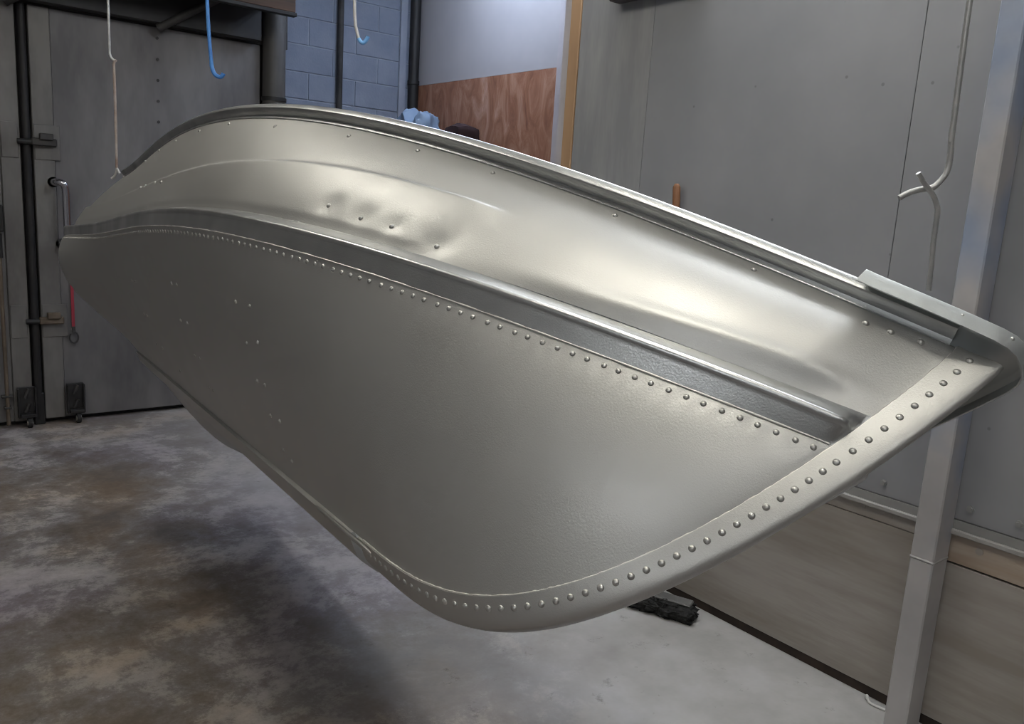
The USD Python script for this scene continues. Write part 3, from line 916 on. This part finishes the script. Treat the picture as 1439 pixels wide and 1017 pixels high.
hook("thin dark wire hook hanging from the ceiling above the stern", us[0], [("shank", us[:4], 0.005, wire_steel, 20), ("hook_bend", us[3:], 0.005, wire_steel, 16)])
ls = [(0.8495, 3.5686, 1.9543), (0.8438, 3.5727, 1.9485), (0.8413, 3.5744, 1.9338), (0.8421, 3.5744, 1.8600), (0.8421, 3.5744, 1.6722), (0.8413, 3.5752, 1.5476), (0.8364, 3.5793, 1.5197), (0.8249, 3.5883, 1.5049)]
hook("rusty wire link with a bright bent tip holding the stern", ls[0], [("wire", ls[:6], 0.0051, wire_rust, 40), ("hook_tip", ls[5:], 0.0054, wire_pale, 12), ("hook_tip", [(0.8413, 3.5752, 1.5476), (0.8454, 3.5719, 1.5369), (0.8495, 3.5678, 1.5262)], 0.005, wire_pale, 8)])
bl = [(1.283, 3.821, CEIL), (1.283, 3.821, 2.291), (1.287, 3.818, 2.175), (1.296, 3.811, 2.033), (1.3, 3.807, 2.003), (1.312, 3.797, 1.98), (1.325, 3.787, 1.975), (1.337, 3.777, 1.991)]
hook("empty blue painted wire hook hanging from the ceiling", bl[0], [("shank", bl[:4], 0.008, wire_blue, 24), ("hook_bend", bl[3:], 0.009, wire_blue, 30)])
wh = [(1.641, 3.16, CEIL), (1.644, 3.157, 2.266), (1.648, 3.154, 2.186), (1.653, 3.15, 2.14), (1.66, 3.144, 2.122), (1.674, 3.133, 2.106), (1.681, 3.128, 2.112), (1.689, 3.121, 2.132)]
hook("empty pale wire hook with a blue tip in front of the block wall", wh[0], [("shank", wh[:5], 0.0062, wire_pale, 30), ("hook_tip", wh[4:], 0.0078, blue_tip, 20)])

# ------------------------------------------------------------------ dust mop against the booth wall
mp = group("dust_mop", (2.365, 1.90, 0), label="dust mop with wooden handle and black fringe leaning on the grey wall", category="mop")
obj("handle", tube([(0.02, 0.02, 0.07), (0.05, 0.10, 0.85), (0.083, 0.182, 1.56), (0.085, 0.188, 1.605), (0.0855, 0.1885, 1.617)], [0.0135, 0.0135, 0.0145, 0.0145, 0.008], 14), handle_wood, mp)
dirv = np.array([0.05, -0.125, 0]); dirv /= np.linalg.norm(dirv)
prp = np.array([-dirv[1], dirv[0], 0])
hd = box(-0.125, 0.125, -0.028, 0.028, 0.055, 0.066, 0.004)
ang = math.atan2(dirv[1], dirv[0])
Rz = trimesh.transformations.rotation_matrix(ang, (0, 0, 1))
hd.apply_transform(Rz); hd.apply_translation((-0.02, -0.02, 0))
obj("plate", hd, mop_plate, mp)
pile = box(-0.145, 0.145, -0.066, 0.048, 0.0, 0.056, 0.02)
for _ in range(5):
    pile = pile.subdivide()
v = pile.vertices.copy()
nz = meshkit.fbm(v * 45, 4, 21) - 0.5
cen = np.array([0, -0.01, 0.0])
dr = v - cen; dr[:, 2] *= 0.6
dr /= np.maximum(np.linalg.norm(dr, axis=1, keepdims=True), 1e-9)
v += dr * 0.06 * nz[:, None] + dr * 0.008 * (meshkit.noise(v * 160, 5)[:, None] - 0.5)
v[:, 2] = np.maximum(v[:, 2], 0.0)
pile.vertices = v
pile.apply_transform(Rz); pile.apply_translation((-0.02, -0.02, 0))
obj("fringe", pile, black_pile, mp)

cbl = group("cable_end", (2.46, 1.05, 0), label="short white cable end lying on the floor by the steel post", category="cable")
obj("wire", tube([(0.006, 0.052, 0.016), (-0.004, 0.045, 0.012), (-0.01, 0.03, 0.006), (-0.006, 0.0, 0.005), (0.002, -0.03, 0.005), (0.008, -0.033, 0.006)], 0.0042, 8, smooth_pts=30), cable_white, cbl)
obj("plug", tube([(0.006, 0.052, 0.016), (0.008, 0.054, 0.010), (0.008, 0.055, 0.004)], 0.005, 8), cable_white, cbl)

# ------------------------------------------------------------------ ceiling fixtures
def fixture(x, y, ln, gap, power, col, label, z=CEIL):
    """two bare tubes under a narrow hung batten"""
    f = group("ceiling_light", (x, y, z), label=label, category="ceiling light")
    obj("batten", box(-0.035, 0.035, -ln / 2 - 0.03, ln / 2 + 0.03, -0.20, -0.15, 0.004), lamp_housing, f)
    for sy in (-1, 1):
        obj("hanger", cyl((0, sy * ln * 0.35, -0.152), (0, sy * ln * 0.35, -0.001), 0.006), lamp_housing, f)
        obj("end_holder", box(-gap / 2 - 0.03, gap / 2 + 0.03, sy * (ln / 2 + 0.012) - 0.012, sy * (ln / 2 + 0.012) + 0.012, -0.255, -0.185, 0.004), lamp_housing, f)
    em = M(numbered("/World/Looks", "lamp_glow"), {"e": ("emission", {"color": col, "strength": power * 1.3})}, surface="e.emission")
    for sx in (-1, 1):
        obj("lamp_tube", cyl((sx * gap / 2, -ln / 2, -0.225), (sx * gap / 2, ln / 2, -0.225), 0.019, 12), em, f)


names = ["ceiling light above the bow of the hull", "ceiling light above the stern of the hull", "long ceiling light close to the grey booth wall", "ceiling light overhead behind the camera", "ceiling light near the left wall behind the camera"]
for a, n in zip(LAMPS, names):
    fixture(*a, n)
fixture(*DAY, "cool white ceiling light in the recess behind the booth wall")
